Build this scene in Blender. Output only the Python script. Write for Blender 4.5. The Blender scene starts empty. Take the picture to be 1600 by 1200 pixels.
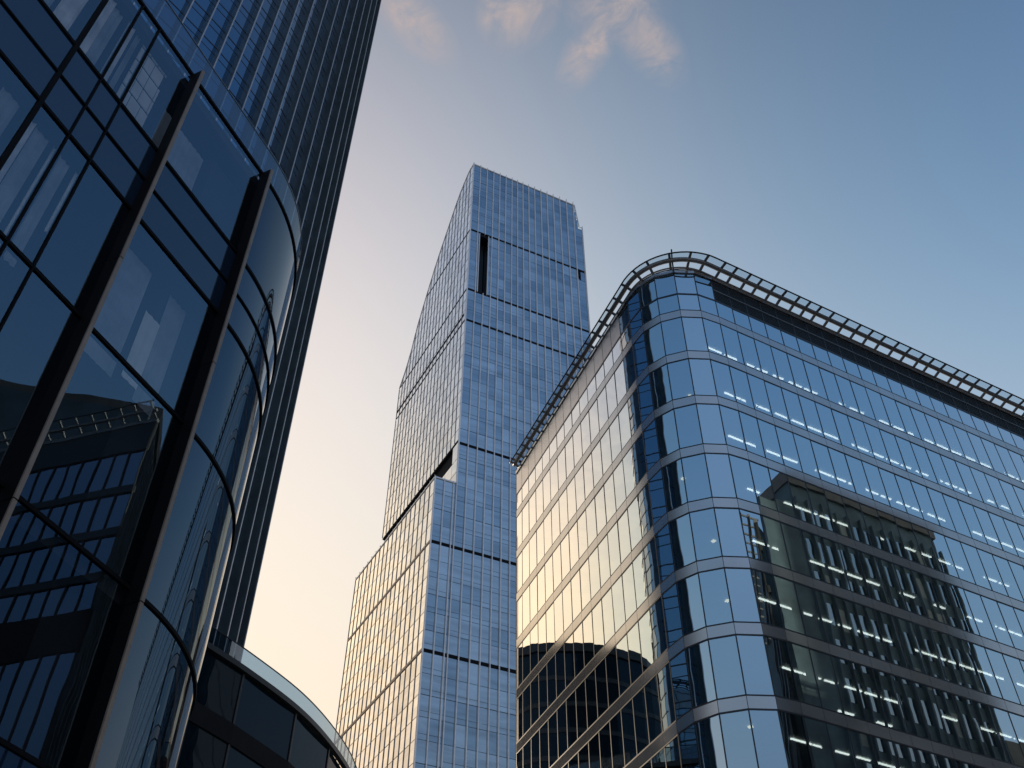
import bpy, bmesh, math, random
from math import sin, cos, radians, sqrt, pi
from mathutils import Vector, Matrix

random.seed(7)
S = bpy.context.scene
COL = S.collection

# ------------------------------------------------------------------ camera
FPX, CX, CY = 1600.0, 800.0, 600.0          # focal length in pixels of a 1600 x 1200 frame
PITCH, ROLL = radians(45.0), radians(0.3)
EYE = Vector((0, 0, 1.7))
Fv = Vector((0, cos(PITCH), sin(PITCH)))
X0 = Vector((1, 0, 0)); U0 = X0.cross(Fv)
Xv = X0*cos(ROLL) + U0*sin(ROLL); Uv = -X0*sin(ROLL) + U0*cos(ROLL)
cam = bpy.data.cameras.new('camera'); camo = bpy.data.objects.new('camera', cam); COL.objects.link(camo)
cam.sensor_width = 36.0; cam.lens = 36.0*FPX/1600.0
cam.clip_start = 0.1; cam.clip_end = 6000
m = Matrix.Identity(4)
for i in range(3):
    m[i][0] = Xv[i]; m[i][1] = Uv[i]; m[i][2] = -Fv[i]; m[i][3] = EYE[i]
camo.matrix_world = m
S.camera = camo

def proj(P):
    d = Vector(P) - EYE; w = d.dot(Fv)
    if w < .1: return None
    return (CX + FPX*d.dot(Xv)/w, CY - FPX*d.dot(Uv)/w)

# ------------------------------------------------------------------ light
SUN_AZ, SUN_EL = radians(-28.0), radians(22.0)     # azimuth clockwise from +Y
SUN = Vector((sin(SUN_AZ)*cos(SUN_EL), cos(SUN_AZ)*cos(SUN_EL), sin(SUN_EL)))
sl = bpy.data.lights.new('sun', 'SUN'); so = bpy.data.objects.new('sun', sl); COL.objects.link(so)
sl.energy = 3.0; sl.angle = radians(0.5); sl.color = (1.0, 0.80, 0.58)
so.rotation_euler = SUN.to_track_quat('Z', 'Y').to_euler()

S.view_settings.view_transform = 'Standard'; S.view_settings.look = 'None'
S.view_settings.exposure = 0.0; S.view_settings.gamma = 1.0
S.cycles.use_denoising = True
S.cycles.max_bounces = 10; S.cycles.glossy_bounces = 6; S.cycles.transparent_max_bounces = 24
S.cycles.diffuse_bounces = 3; S.cycles.sample_clamp_indirect = 6.0

# ------------------------------------------------------------------ sky
W = bpy.data.worlds.new('World'); S.world = W; W.use_nodes = True
nt = W.node_tree; N = nt.nodes; LK = nt.links
bg = N['Background']; bg.inputs['Strength'].default_value = 0.1
sky = N.new('ShaderNodeTexSky'); sky.sky_type = 'NISHITA'; sky.sun_disc = False
sky.sun_elevation = SUN_EL; sky.sun_rotation = SUN_AZ; sky.dust_density = 2.5; sky.air_density = 1.2
tc = N.new('ShaderNodeTexCoord')
def val(x): return x
def mth(op, a, b=None, c=None, clamp=False, T=None):
    T = T or nt
    n = T.nodes.new('ShaderNodeMath'); n.operation = op; n.use_clamp = clamp
    for i, v in enumerate((a, b, c)):
        if v is None: continue
        if isinstance(v, (int, float)): n.inputs[i].default_value = v
        else: T.links.new(v, n.inputs[i])
    return n.outputs[0]
nrm = N.new('ShaderNodeVectorMath'); nrm.operation = 'NORMALIZE'; LK.new(tc.outputs['Generated'], nrm.inputs[0])
dt = N.new('ShaderNodeVectorMath'); dt.operation = 'DOT_PRODUCT'; LK.new(nrm.outputs[0], dt.inputs[0])
a_, e_ = radians(-26.0), radians(23.0)
dt.inputs[1].default_value = (sin(a_)*cos(e_), cos(a_)*cos(e_), sin(e_))
sx = N.new('ShaderNodeSeparateXYZ'); LK.new(nrm.outputs[0], sx.inputs[0])
c1 = dt.outputs['Value']; z1 = mth('MAXIMUM', sx.outputs[2], 0.0)
c2 = mth('MULTIPLY', c1, c1); c3 = mth('MULTIPLY', c2, c1); z2 = mth('MULTIPLY', z1, z1); z3 = mth('MULTIPLY', z2, z1)
cz = mth('MULTIPLY', c1, z1); ccz = mth('MULTIPLY', c2, z1)
K = [[-1.2922, -1.1097, -0.9476], [-0.6017, -0.4703, -0.4038], [1.2418, 0.9387, 0.5304], [-0.2716, -0.0711, -0.1676],
     [7.8128, 4.1079, 2.0579], [-21.3523, -9.0945, -2.0027], [11.8413, 3.7605, -0.7416], [9.8253, 6.0485, 3.8059],
     [-10.8607, -7.09, -4.3829], [-14.089, -8.5112, -5.3726], [20.0212, 12.1538, 7.4848]]
czz = mth('MULTIPLY', c1, z2); cczz = mth('MULTIPLY', c2, z2)
chan = []
for ch in range(3):
    acc = None
    for k, f in zip(K, (1.0, c1, c2, c3, z1, z2, z3, cz, ccz, czz, cczz)):
        t = k[ch] if f == 1.0 else mth('MULTIPLY', f, k[ch])
        acc = t if acc is None else mth('ADD', acc, t)
    chan.append(mth('MINIMUM', mth('EXPONENT', acc), (1.25, 1.05, 0.9)[ch]))
# high thin clouds: wisps on a plane far above, peach where the low sun catches them
px = mth('DIVIDE', sx.outputs[0], mth('MAXIMUM', sx.outputs[2], 0.05)); py = mth('DIVIDE', sx.outputs[1], mth('MAXIMUM', sx.outputs[2], 0.05))
cv = N.new('ShaderNodeCombineXYZ'); LK.new(px, cv.inputs[0]); LK.new(py, cv.inputs[1])
nz = N.new('ShaderNodeTexNoise'); nz.inputs['Scale'].default_value = 22.0; nz.inputs['Detail'].default_value = 7.0
nz.inputs['Roughness'].default_value = 0.62; nz.inputs['Distortion'].default_value = 0.7; LK.new(cv.outputs[0], nz.inputs['Vector'])
def wisp(u, v, ru, rv, ang):
    d = Fv + Xv*(u-CX)/FPX + Uv*(CY-v)/FPX
    du = mth('SUBTRACT', px, d.x/d.z); dv = mth('SUBTRACT', py, d.y/d.z)
    ca, sa = cos(ang), sin(ang)
    p = mth('DIVIDE', mth('ADD', mth('MULTIPLY', du, ca), mth('MULTIPLY', dv, sa)), ru)
    q = mth('DIVIDE', mth('SUBTRACT', mth('MULTIPLY', dv, ca), mth('MULTIPLY', du, sa)), rv)
    r = mth('SQRT', mth('ADD', mth('MULTIPLY', p, p), mth('MULTIPLY', q, q)))
    return mth('SUBTRACT', 1.0, r, clamp=True)
cl = None
for w_ in ((645, 32, .070, .032, radians(50)), (818, 6, .065, .044, radians(-62)), (774, 8, .05, .022, radians(-80)), (926, 66, .075, .028, radians(-64)), (1000, 50, .085, .034, radians(50)), (962, 14, .06, .05, 0)):
    x = wisp(*w_); cl = x if cl is None else mth('MAXIMUM', cl, x)
n2 = N.new('ShaderNodeMapRange'); n2.interpolation_type = 'SMOOTHSTEP'; n2.inputs['From Min'].default_value = .30; n2.inputs['From Max'].default_value = .72
LK.new(nz.outputs['Fac'], n2.inputs['Value'])
cm = mth('MULTIPLY', mth('POWER', mth('MULTIPLY', cl, 1.4, clamp=True), 1.3), mth('MULTIPLY_ADD', n2.outputs[0], .85, .12), clamp=True)
cm = mth('MULTIPLY', cm, 0.85)
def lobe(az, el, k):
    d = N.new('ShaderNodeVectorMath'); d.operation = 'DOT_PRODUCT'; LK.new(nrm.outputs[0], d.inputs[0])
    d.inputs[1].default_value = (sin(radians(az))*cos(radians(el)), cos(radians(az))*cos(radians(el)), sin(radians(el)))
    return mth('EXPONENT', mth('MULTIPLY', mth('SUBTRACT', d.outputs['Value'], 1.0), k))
gold = lobe(-45.5, 33.0, 60.0)  # added warm glow out of view, for a golden spot on the office's bright face
cool = mth('MULTIPLY', lobe(-58.0, 46.0, 26.0), mth('MULTIPLY_ADD', n2.outputs[0], .5, .55))  # added darkening out of view, cools the reflection around that spot
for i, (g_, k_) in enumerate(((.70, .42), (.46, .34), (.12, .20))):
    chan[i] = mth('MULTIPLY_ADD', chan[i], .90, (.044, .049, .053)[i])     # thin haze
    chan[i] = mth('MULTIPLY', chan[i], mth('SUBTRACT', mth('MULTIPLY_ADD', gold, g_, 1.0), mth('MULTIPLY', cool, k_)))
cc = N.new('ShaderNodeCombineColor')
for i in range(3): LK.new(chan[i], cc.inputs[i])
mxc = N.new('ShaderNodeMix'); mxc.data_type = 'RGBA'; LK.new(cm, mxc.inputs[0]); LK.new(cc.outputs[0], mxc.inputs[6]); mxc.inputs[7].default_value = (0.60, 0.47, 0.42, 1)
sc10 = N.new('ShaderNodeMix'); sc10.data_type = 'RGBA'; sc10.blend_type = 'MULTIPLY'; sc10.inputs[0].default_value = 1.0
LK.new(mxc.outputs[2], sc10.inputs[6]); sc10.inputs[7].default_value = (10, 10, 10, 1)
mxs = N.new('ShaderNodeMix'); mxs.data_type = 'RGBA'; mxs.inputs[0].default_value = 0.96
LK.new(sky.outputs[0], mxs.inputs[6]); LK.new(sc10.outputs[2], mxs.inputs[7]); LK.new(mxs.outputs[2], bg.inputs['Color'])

# ------------------------------------------------------------------ materials
def mat(name):
    M = bpy.data.materials.new(name); M.use_nodes = True; M.node_tree.nodes.clear(); return M
def out(M, sh):
    o = M.node_tree.nodes.new('ShaderNodeOutputMaterial'); M.node_tree.links.new(sh, o.inputs[0])
def solid(name, c, rough=.6, metal=0.0, var=.12, scale=1.5, spec=.5):
    M = mat(name); T = M.node_tree; b = T.nodes.new('ShaderNodeBsdfPrincipled')
    t = T.nodes.new('ShaderNodeTexCoord'); n = T.nodes.new('ShaderNodeTexNoise'); n.inputs['Scale'].default_value = scale; n.inputs['Detail'].default_value = 5
    T.links.new(t.outputs['Object'], n.inputs['Vector'])
    r = T.nodes.new('ShaderNodeValToRGB'); r.color_ramp.elements[0].position = .3; r.color_ramp.elements[1].position = .7
    r.color_ramp.elements[0].color = (*[x*(1-var) for x in c], 1); r.color_ramp.elements[1].color = (*[min(1, x*(1+var)) for x in c], 1)
    T.links.new(n.outputs['Fac'], r.inputs[0]); T.links.new(r.outputs[0], b.inputs['Base Color'])
    b.inputs['Roughness'].default_value = rough; b.inputs['Metallic'].default_value = metal; b.inputs['Specular IOR Level'].default_value = spec
    out(M, b.outputs[0]); return M
def glass(name, tint, refl, base, gain, ior=1.5, inner=None, wave=.02, wscale=.5, rough=.004, vary=0.0):
    """coated glass: mirror share = base + gain * Fresnel; the rest passes tinted light (or shows a dark solid back)"""
    M = mat(name); T = M.node_tree
    g = T.nodes.new('ShaderNodeBsdfGlossy'); g.inputs['Color'].default_value = (*refl, 1); g.inputs['Roughness'].default_value = rough
    if inner:
        b = T.nodes.new('ShaderNodeBsdfDiffuse'); b.inputs['Color'].default_value = (*inner, 1)
    else:
        b = T.nodes.new('ShaderNodeBsdfTransparent'); b.inputs['Color'].default_value = (*tint, 1)
    f = T.nodes.new('ShaderNodeFresnel'); f.inputs['IOR'].default_value = ior
    lw = T.nodes.new('ShaderNodeLayerWeight'); lw.inputs['Blend'].default_value = .5       # the coating loses its tint at grazing angles
    mr = T.nodes.new('ShaderNodeMapRange'); mr.inputs['From Min'].default_value = .55; mr.inputs['From Max'].default_value = .65
    T.links.new(lw.outputs['Facing'], mr.inputs['Value'])
    tm = T.nodes.new('ShaderNodeMix'); tm.data_type = 'RGBA'; tm.inputs[6].default_value = (*refl, 1); tm.inputs[7].default_value = (1, 1, 1, 1)
    T.links.new(mr.outputs[0], tm.inputs[0]); T.links.new(tm.outputs[2], g.inputs['Color'])
    bs = base
    if vary:      # streaks put into the mirror share imitate mottled reflections on the tower
        t0 = T.nodes.new('ShaderNodeTexCoord'); mp = T.nodes.new('ShaderNodeMapping'); mp.inputs['Scale'].default_value = (.10, .10, .75)
        T.links.new(t0.outputs['Object'], mp.inputs['Vector']); n0 = T.nodes.new('ShaderNodeTexNoise'); n0.inputs['Scale'].default_value = 1.0; n0.inputs['Detail'].default_value = 4.0; n0.inputs['Distortion'].default_value = .8
        T.links.new(mp.outputs[0], n0.inputs['Vector']); bs = mth('MULTIPLY_ADD', n0.outputs['Fac'], vary*2, base-vary, T=T)
    k = mth('MULTIPLY_ADD', f.outputs[0], gain, bs, clamp=True, T=T)
    if wave:
        t = T.nodes.new('ShaderNodeTexCoord'); n = T.nodes.new('ShaderNodeTexNoise'); n.inputs['Scale'].default_value = wscale; n.inputs['Detail'].default_value = 2.0
        T.links.new(t.outputs['Object'], n.inputs['Vector'])
        bp = T.nodes.new('ShaderNodeBump'); bp.inputs['Strength'].default_value = 1.0; bp.inputs['Distance'].default_value = wave
        T.links.new(n.outputs['Fac'], bp.inputs['Height']); T.links.new(bp.outputs[0], g.inputs['Normal'])
    mx = T.nodes.new('ShaderNodeMixShader'); T.links.new(k, mx.inputs[0]); T.links.new(b.outputs[0], mx.inputs[1]); T.links.new(g.outputs[0], mx.inputs[2])
    out(M, mx.outputs[0]); return M
def emit(name, c, s):
    M = mat(name); e = M.node_tree.nodes.new('ShaderNodeEmission'); e.inputs[0].default_value = (*c, 1); e.inputs[1].default_value = s; out(M, e.outputs[0]); return M

G_OFF = glass('office_glass', (.32, .40, .42), (.70, .87, .95), .52, 1.7, wave=.004, wscale=.3)
G_TOW = glass('tower_glass', None, (.76, .85, .92), .42, 1.8, inner=(.012, .03, .06), wave=.03, wscale=.22, vary=.20)
G_TOWB = glass('tower_glass_dull', None, (.66, .80, .92), .36, 1.6, inner=(.02, .035, .05), wave=.03, wscale=.22, vary=.18)
G_TOWC = glass('tower_glass_blind', None, (.78, .88, .96), .46, 1.6, inner=(.10, .12, .14), wave=.03, wscale=.22, vary=.16)
G_TOW2 = glass('tower_glass_back', None, (.62, .82, 1.0), .3, .8, inner=(.006, .012, .02), wave=0)
G_FIN = glass('finned_tower_glass', None, (.45, .72, 1.0), .30, .9, inner=(.004, .015, .04), wave=.02, wscale=.3)
G_POD = glass('podium_glass', (.90, .93, .95), (.60, .82, 1.0), .13, 1.0, ior=1.55, wave=.006, wscale=.3)
G_BENT = glass('bent_podium_glass', None, (.58, .80, 1.0), .08, .72, ior=1.55, inner=(.004, .008, .014), wave=.004, wscale=.3)
G_SPA = glass('spandrel_glass', None, (.7, .85, 1.0), .07, .9, inner=(.008, .02, .04), wave=.006, wscale=.3)
G_LOW = glass('low_block_glass', None, (.55, .78, 1.0), .0, .42, inner=(.004, .010, .016), wave=.03, wscale=.3)
G_RAIL = glass('railing_glass', (.54, .64, .71), (.75, .88, 1.0), .03, .20, wave=0)
G_CAN = glass('canopy_glass', (.80, .88, .92), (.9, .95, 1.0), .08, .9, wave=0)
M_BAND = solid('band_aluminium', (.50, .49, .48), .11, .8, .08, .35)
M_PANEL = solid('panel_aluminium', (.62, .57, .53), .28, .8, .08, .5)
M_MUL = solid('mullion_dark', (.022, .024, .028), .4, .3)
M_LOUV = solid('louvre_dark', (.020, .026, .030), .5, .4)
M_STEEL = solid('painted_steel', (.21, .215, .22), .42, .5, .15)
M_RAILM = solid('rail_dark', (.03, .033, .038), .35, .6)
M_SLAB = solid('ceiling', (.34, .36, .35), .9)
M_CORE = solid('inner_wall', (.22, .23, .22), .9, 0, .35, .25)
M_ROOF = solid('roof_gravel', (.28, .27, .26), .95)
M_LAMP = emit('lamp_white', (1.0, .95, .86), 5.0)
M_LAMPW = emit('lamp_warm', (1.0, .80, .48), 3.0)
M_TFIN = solid('tower_fin_metal', (.74, .74, .74), .35, .35, .08)
M_TLINE = solid('transom_dark', (.03, .035, .045), .5, .2)
M_GAP = solid('recess_dark', (.010, .012, .015), .8, spec=.1)
M_FFIN = solid('finned_tower_fin', (.085, .115, .13), .33, .5, .25, .4)
M_FEDGE = solid('fin_edge_metal', (.42, .42, .44), .35, .5)
M_BRONZE = solid('bronze_edge', (.27, .205, .155), .45, .35, .15, 2.0)
M_PFIN = solid('podium_fin_dark', (.006, .006, .007), .6, 0, spec=.06)
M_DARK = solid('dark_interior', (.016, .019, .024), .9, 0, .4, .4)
M_SHEET = solid('reflection_pale', (.86, .87, .88), .9, 0, .35, 1.2)  # pale tones of the sheets that imitate reflections in the podium panes
M_SHEET_FLAT = solid('reflection_flat', (.86, .88, .86), .9, 0, .25, .9)
M_STONE = solid('brown_stone', (.15, .14, .13), .8, 0, .25, .4)
M_STONE2 = solid('grey_stone', (.085, .135, .165), .8, 0, .35, .35)
M_ASPH = solid('asphalt', (.05, .05, .052), .9, 0, .25, 3)
M_PAVE = solid('paving', (.28, .27, .26), .85, 0, .2, 2)
M_KERB = solid('kerb_stone', (.36, .35, .34), .85)
M_PAINT = solid('road_paint', (.75, .75, .72), .7)
G_CANB = glass('canopied_building_glass', None, (.55, .75, 1.0), .02, .30, inner=(.004, .010, .018), wave=.02, wscale=.3)
G_BACK = glass('reflected_office_glass', None, (.62, .80, 1.0), .03, .35, inner=(.010, .018, .028), wave=.02, wscale=.3)

# ------------------------------------------------------------------ mesh helpers
class MB:
    def __init__(s): s.v = []; s.f = []
    def quad(s, *p):
        i = len(s.v); s.v += [tuple(q) for q in p]; s.f.append(tuple(range(i, i+len(p)))); return s
    def hexa(s, b, t):
        i = len(s.v); n = len(b); s.v += [tuple(q) for q in b] + [tuple(q) for q in t]
        s.f.append(tuple(range(i+n-1, i-1, -1))); s.f.append(tuple(range(i+n, i+2*n)))
        for k in range(n):
            j = (k+1) % n; s.f.append((i+k, i+j, i+n+j, i+n+k))
        return s
    def prism(s, poly, z0, z1):
        return s.hexa([(x, y, z0) for x, y in poly], [(x, y, z1) for x, y in poly])
    def bar(s, p, q, w, h, up=Vector((0, 0, 1))):
        p = Vector(p); q = Vector(q); d = (q-p).normalized(); a = d.cross(up)
        if a.length < 1e-4: a = d.cross(Vector((1, 0, 0)))
        a.normalize(); b = a.cross(d).normalized(); a = a*w/2; b = b*h/2
        return s.hexa([p-a-b, p+a-b, p+a+b, p-a+b], [q-a-b, q+a-b, q+a+b, q-a+b])
    def tube(s, pts, r, n=8, rr=None):
        rings = []
        for k, p in enumerate(pts):
            p = Vector(p); d = (Vector(pts[min(k+1, len(pts)-1)])-Vector(pts[max(k-1, 0)])).normalized()
            a = d.cross(Vector((0, 0, 1)))
            if a.length < 1e-4: a = Vector((1, 0, 0))
            a.normalize(); b = a.cross(d).normalized(); i = len(s.v)
            for j in range(n):
                t = 2*pi*j/n; s.v.append(tuple(p + a*r*cos(t) + b*r*sin(t)))
            rings.append(i)
        for k in range(len(rings)-1):
            for j in range(n):
                s.f.append((rings[k]+j, rings[k]+(j+1) % n, rings[k+1]+(j+1) % n, rings[k+1]+j))
        s.f.append(tuple(rings[0]+j for j in range(n-1, -1, -1))); s.f.append(tuple(rings[-1]+j for j in range(n)))
        return s
    def build(s, name, material, parent=None, smooth=False, bevel=0):
        me = bpy.data.meshes.new(name); me.from_pydata(s.v, [], s.f)
        if smooth: me.polygons.foreach_set('use_smooth', [True]*len(me.polygons))
        me.materials.append(material); me.update()
        o = bpy.data.objects.new(name, me); COL.objects.link(o)
        if parent: o.parent = parent
        return o
def thing(name, label, cat, group=None, kind=None):
    o = bpy.data.objects.new(name, None); COL.objects.link(o); o['label'] = label; o['category'] = cat
    o.empty_display_size = .1
    if group: o['group'] = group
    if kind: o['kind'] = kind
    return o
def structure(o, label=None, cat=None):
    o['kind'] = 'structure'
    if label: o['label'] = label; o['category'] = cat
    return o
def area(q):
    P = [proj(p) for p in q]
    if any(p is None for p in P): return 0
    n = len(P); c = (sum(p[0] for p in P)/n, sum(p[1] for p in P)/n)
    if not (-20 < c[0] < 1620 and -20 < c[1] < 1220): return 0
    return abs(sum(P[i][0]*P[(i+1) % n][1]-P[(i+1) % n][0]*P[i][1] for i in range(n)))/2
def panes(parent, quads, name, material, limit=100, hide=lambda q: False):
    """quads -> one mesh per pane for the ones that show largest, the rest as one mesh"""
    ms = material if isinstance(material, (list, tuple)) else [material]
    pick = [random.choice(ms) for _ in quads]
    order = sorted(range(len(quads)), key=lambda i: -(0 if hide(quads[i]) else area(quads[i])))
    for i in order[:limit]: MB().quad(*quads[i]).build(name, pick[i], parent)
    if len(order) > limit:
        b = MB()
        for i in order[limit:]: b.quad(*quads[i])
        o = b.build(name + '_rest', ms[0], parent); o['kind'] = 'stuff'
        uniq = [ms[0]] + [m for m in dict.fromkeys(ms) if m is not ms[0]]
        for m in uniq[1:]: o.data.materials.append(m)
        o.data.polygons.foreach_set('material_index', [uniq.index(pick[i]) for i in order[limit:]])
def V2(x, y): return Vector((x, y))
def head(az): return V2(sin(radians(az)), cos(radians(az)))
def right(d): return V2(d.y, -d.x)
def P3(p, z): return (p[0], p[1], z)
def tilt(q, n, amt):
    """a pane set a hair out of true, as real ones are"""
    n = Vector((n[0], n[1], 0)); return [tuple(Vector(p)+n*random.uniform(-amt, amt)) for p in q[:3]] + [tuple(Vector(q[3])+n*random.uniform(-amt, amt)*.0)]
def flat_tilt(a, b, z0, z1, n, amt):
    r = [random.uniform(-amt, amt) for _ in range(3)]
    n = Vector((n[0], n[1], 0)); a0 = Vector(P3(a, z0))+n*r[0]; b0 = Vector(P3(b, z0))+n*r[1]; b1 = Vector(P3(b, z1))+n*r[2]
    a1 = a0 + (b1-b0)
    return [tuple(a0), tuple(b0), tuple(b1), tuple(a1)]
def normals(pts):
    ns = []
    for i in range(len(pts)):
        d0 = (pts[i]-pts[max(i-1, 0)]); d1 = (pts[min(i+1, len(pts)-1)]-pts[i])
        n = V2(0, 0)
        if d0.length > 1e-6: n += right(d0.normalized())
        if d1.length > 1e-6: n += right(d1.normalized())
        ns.append(n/(n.length**2/2) if d0.length > 1e-6 and d1.length > 1e-6 else n.normalized())
    return ns
def strip(b, pts, o0, o1, z0, z1):
    """a solid band following a plan line between two offsets from it"""
    ns = normals(pts); k = len(pts)
    A = [pts[i]+ns[i]*o0 for i in range(k)]; B = [pts[i]+ns[i]*o1 for i in range(k)]
    i0 = len(b.v)
    for i in range(k): b.v += [P3(A[i], z0), P3(B[i], z0), P3(B[i], z1), P3(A[i], z1)]
    for i in range(k-1):
        p, q = i0+4*i, i0+4*i+4
        for j in range(4): b.f.append((p+j, p+(j+1) % 4, q+(j+1) % 4, q+j))
    b.f.append((i0, i0+3, i0+2, i0+1)); e = i0+4*(k-1); b.f.append((e, e+1, e+2, e+3))
    return b

# ================================================================== ground
structure(MB().quad((-3000, -3000, 0), (3000, -3000, 0), (3000, 3000, 0), (-3000, 3000, 0)).build('ground', M_PAVE), 'grey paved ground between and around the glass towers', 'ground')
rd = head(62.1); rn = right(rd)
r0 = V2(9.88, 43.44) + rn*9
MB_r = MB().quad(*[P3(r0 + rd*a + rn*b, .004) for a, b in ((-160, 0), (160, 0), (160, 11), (-160, 11))]); structure(MB_r.build('road', M_ASPH), 'dark asphalt street along the wide face of the office block', 'road')
for off in (-.3, 11.0):
    structure(MB().prism([tuple(r0+rd*a+rn*b) for a, b in ((-160, off), (160, off), (160, off+.3), (-160, off+.3))], .0, .13).build('kerb', M_KERB), 'pale stone kerb on the office block side of the street' if off < 0 else 'pale stone kerb on the far side of the street from the office block', 'kerb')
ml = MB()
for k in range(-30, 30): ml.quad(*[P3(r0 + rd*(k*5+a) + rn*b, .009) for a, b in ((0, 5.4), (2.5, 5.4), (2.5, 5.55), (0, 5.55))])
structure(ml.build('road_markings', M_PAINT), 'white dashed centre line painted on the asphalt street', 'road markings')

# ================================================================== right office building
OFF = thing('office_building', 'grey banded glass office block with rounded corner and a ladder-like canopy around its roof', 'office building')
D = 46.35
ZC = 1.7 + D*1.2079
ZB = [1.7 + D*(1.1225 - .0863*i) for i in range(14)]
C0 = V2(9.88, 43.44); dR = head(62.1); dL = head(-22.0); R0 = 3.7
ta = R0*math.tan(radians((62.1-(-22.0)) and (158.0-62.1)/2))
TL = C0 + dL*ta; TR = C0 + dR*ta; CEN = TR - right(dR)*R0
ARC = R0*radians(158.0-62.1)
def opath(s):
    """s = 0 where the curve meets the right face"""
    if s >= 0: return TR + dR*s
    if s <= -ARC: return TL + dL*(-ARC - s)
    h = 62.1 + math.degrees(-s/R0); n = right(head(h)); return CEN + n*R0
s1 = -R0*math.asin(max(-1, min(1, 0)))
# the mullion of the corner that runs through (11.24, 45.0)
best = min((abs((opath(-x/100)-V2(11.24, 45.0)).length), -x/100) for x in range(0, 620))
SM1 = best[1]; PIT = 1.40
KL = -int((25.0 - ta + ARC + SM1)/PIT) - 0
KR = 46
kk = list(range(-21, KR+1))
kk = [k for k in kk if (SM1 + k*PIT) > -ARC - (25.2 - ta)]
OP = [opath(SM1 + k*PIT) for k in kk]; K0 = kk[0]
end = opath(-ARC-(25.2-ta))
if (OP[0]-end).length > .3: OP = [end] + OP; kk = [kk[0]-1] + kk
ON = normals(OP)
BH = .63
win, bands, vis = [], [], []
nlev = len(ZB)
def seg_k(i): return kk[i]
for i in range(len(OP)-1):
    a, b = OP[i], OP[i+1]; d = (b-a).normalized(); n = right(d)
    a2, b2 = a + d*.03, b - d*.03
    k = kk[i]
    for L in range(nlev-1):
        win.append(flat_tilt(a2, b2, ZB[L+1]+.09, ZB[L]-BH-.09, n, .005))
    # top storey: lower lights all round, upper lights only at the rounded corner
    win.append(flat_tilt(a2, b2, ZB[0]+.09, 55.36, n, .005))
    if -4 <= k <= 1: win.append(flat_tilt(a2, b2, 55.52, ZC-.05, n, .005))
panes(OFF, win, 'window', G_OFF)
for L in range(nlev):
    b = MB()
    for i in range(len(OP)-1):
        d = (OP[i+1]-OP[i]).normalized(); seg = [OP[i]+d*.012, OP[i+1]-d*.012]
        strip(b, seg, -.10, .022, ZB[L]-BH, ZB[L])
    b.build('spandrel_band', M_BAND, OFF)
    t = MB(); strip(t, OP, -.06, .018, ZB[L]+.0, ZB[L]+.09)
    strip(t, OP, -.06, .018, ZB[L]-BH-.09, ZB[L]-BH); strip(t, OP, -.12, -.02, ZB[L]-BH+.001, ZB[L]-.001)
    t.build('transom', M_MUL, OFF)
t = MB(); strip(t, OP, -.06, .018, 55.36, 55.52); t.build('transom', M_MUL, OFF)
for i in range(len(OP)):
    n = ON[i].normalized(); t_ = V2(-n.y, n.x)*.035
    p0 = OP[i]-n*.12; p1 = OP[i]+n*.014
    MB().prism([tuple(p0-t_), tuple(p1-t_), tuple(p1+t_), tuple(p0+t_)], 0, ZC).build('mullion', M_MUL, OFF)
iM = kk.index(0)
lv = MB()
for i in range(iM+2, len(OP)-1):
    d = (OP[i+1]-OP[i]).normalized(); sg = [OP[i]+d*.045, OP[i+1]-d*.045]
    for j in range(12):
        z = 55.56 + j*(ZC-55.62)/12
        strip(lv, sg, -.10, .0, z, z+.09)
    strip(lv, sg, -.26, -.2, 55.5, ZC-.03)
lv.build('louvre_screen', M_LOUV, OFF)
b = MB(); strip(b, OP[iM+2:], -.06, .05, 56.55, 56.62); b.build('louvre_rail', M_STEEL, OFF)
b = MB()
for i in range(0, iM-4):
    d = (OP[i+1]-OP[i]).normalized(); strip(b, [OP[i]+d*.03, OP[i+1]-d*.03], -.10, .02, 55.53, ZC-.02)
b.build('parapet_panel', M_PANEL, OFF)
b = MB(); strip(b, OP, -.35, .10, ZC-.02, ZC+.26); b.build('coping', M_BAND, OFF)
# floors, ceilings and core, seen through the glass
E1 = OP[0]; E2 = OP[-1]; back = [E2 - right(dR)*24, E1 - right(-dL)*30]
inset = [OP[i]-ON[i]*.16 for i in range(len(OP))]
poly = [tuple(p) for p in inset] + [tuple(back[0]), tuple(back[1])]
for L in range(nlev):
    MB().prism(poly, ZB[L]-BH+.02, ZB[L]-.06).build('floor_slab', M_SLAB, OFF)
MB().prism(poly, ZC-.25, ZC-.03).build('roof_deck', M_ROOF, OFF)
def core_face(p, q, name):
    MB().prism([tuple(p), tuple(q), tuple(q + (q-p).normalized().orthogonal()*.01 if False else q), tuple(p)][:2] + [tuple(q-right((q-p).normalized())*.3), tuple(p-right((q-p).normalized())*.3)], 0, ZC-.3).build(name, M_CORE, OFF)
core_face(opath(1.5)-right(dR)*9.0, opath(62)-right(dR)*9.0, 'inner_wall')
core_face(opath(-ARC-18)-right(-dL)*7.5, opath(-ARC)-right(-dL)*7.5, 'inner_wall')
# outer walls away from the street
bw = MB()
for p, q in ((E2, back[0]), (back[0], back[1]), (back[1], E1)):
    dd = (q-p).normalized(); nn = right(dd)
    bw.prism([tuple(p), tuple(q), tuple(q-nn*.3), tuple(p-nn*.3)], 0, ZC+.2)
bw.build('rear_wall', M_PANEL, OFF)
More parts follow.
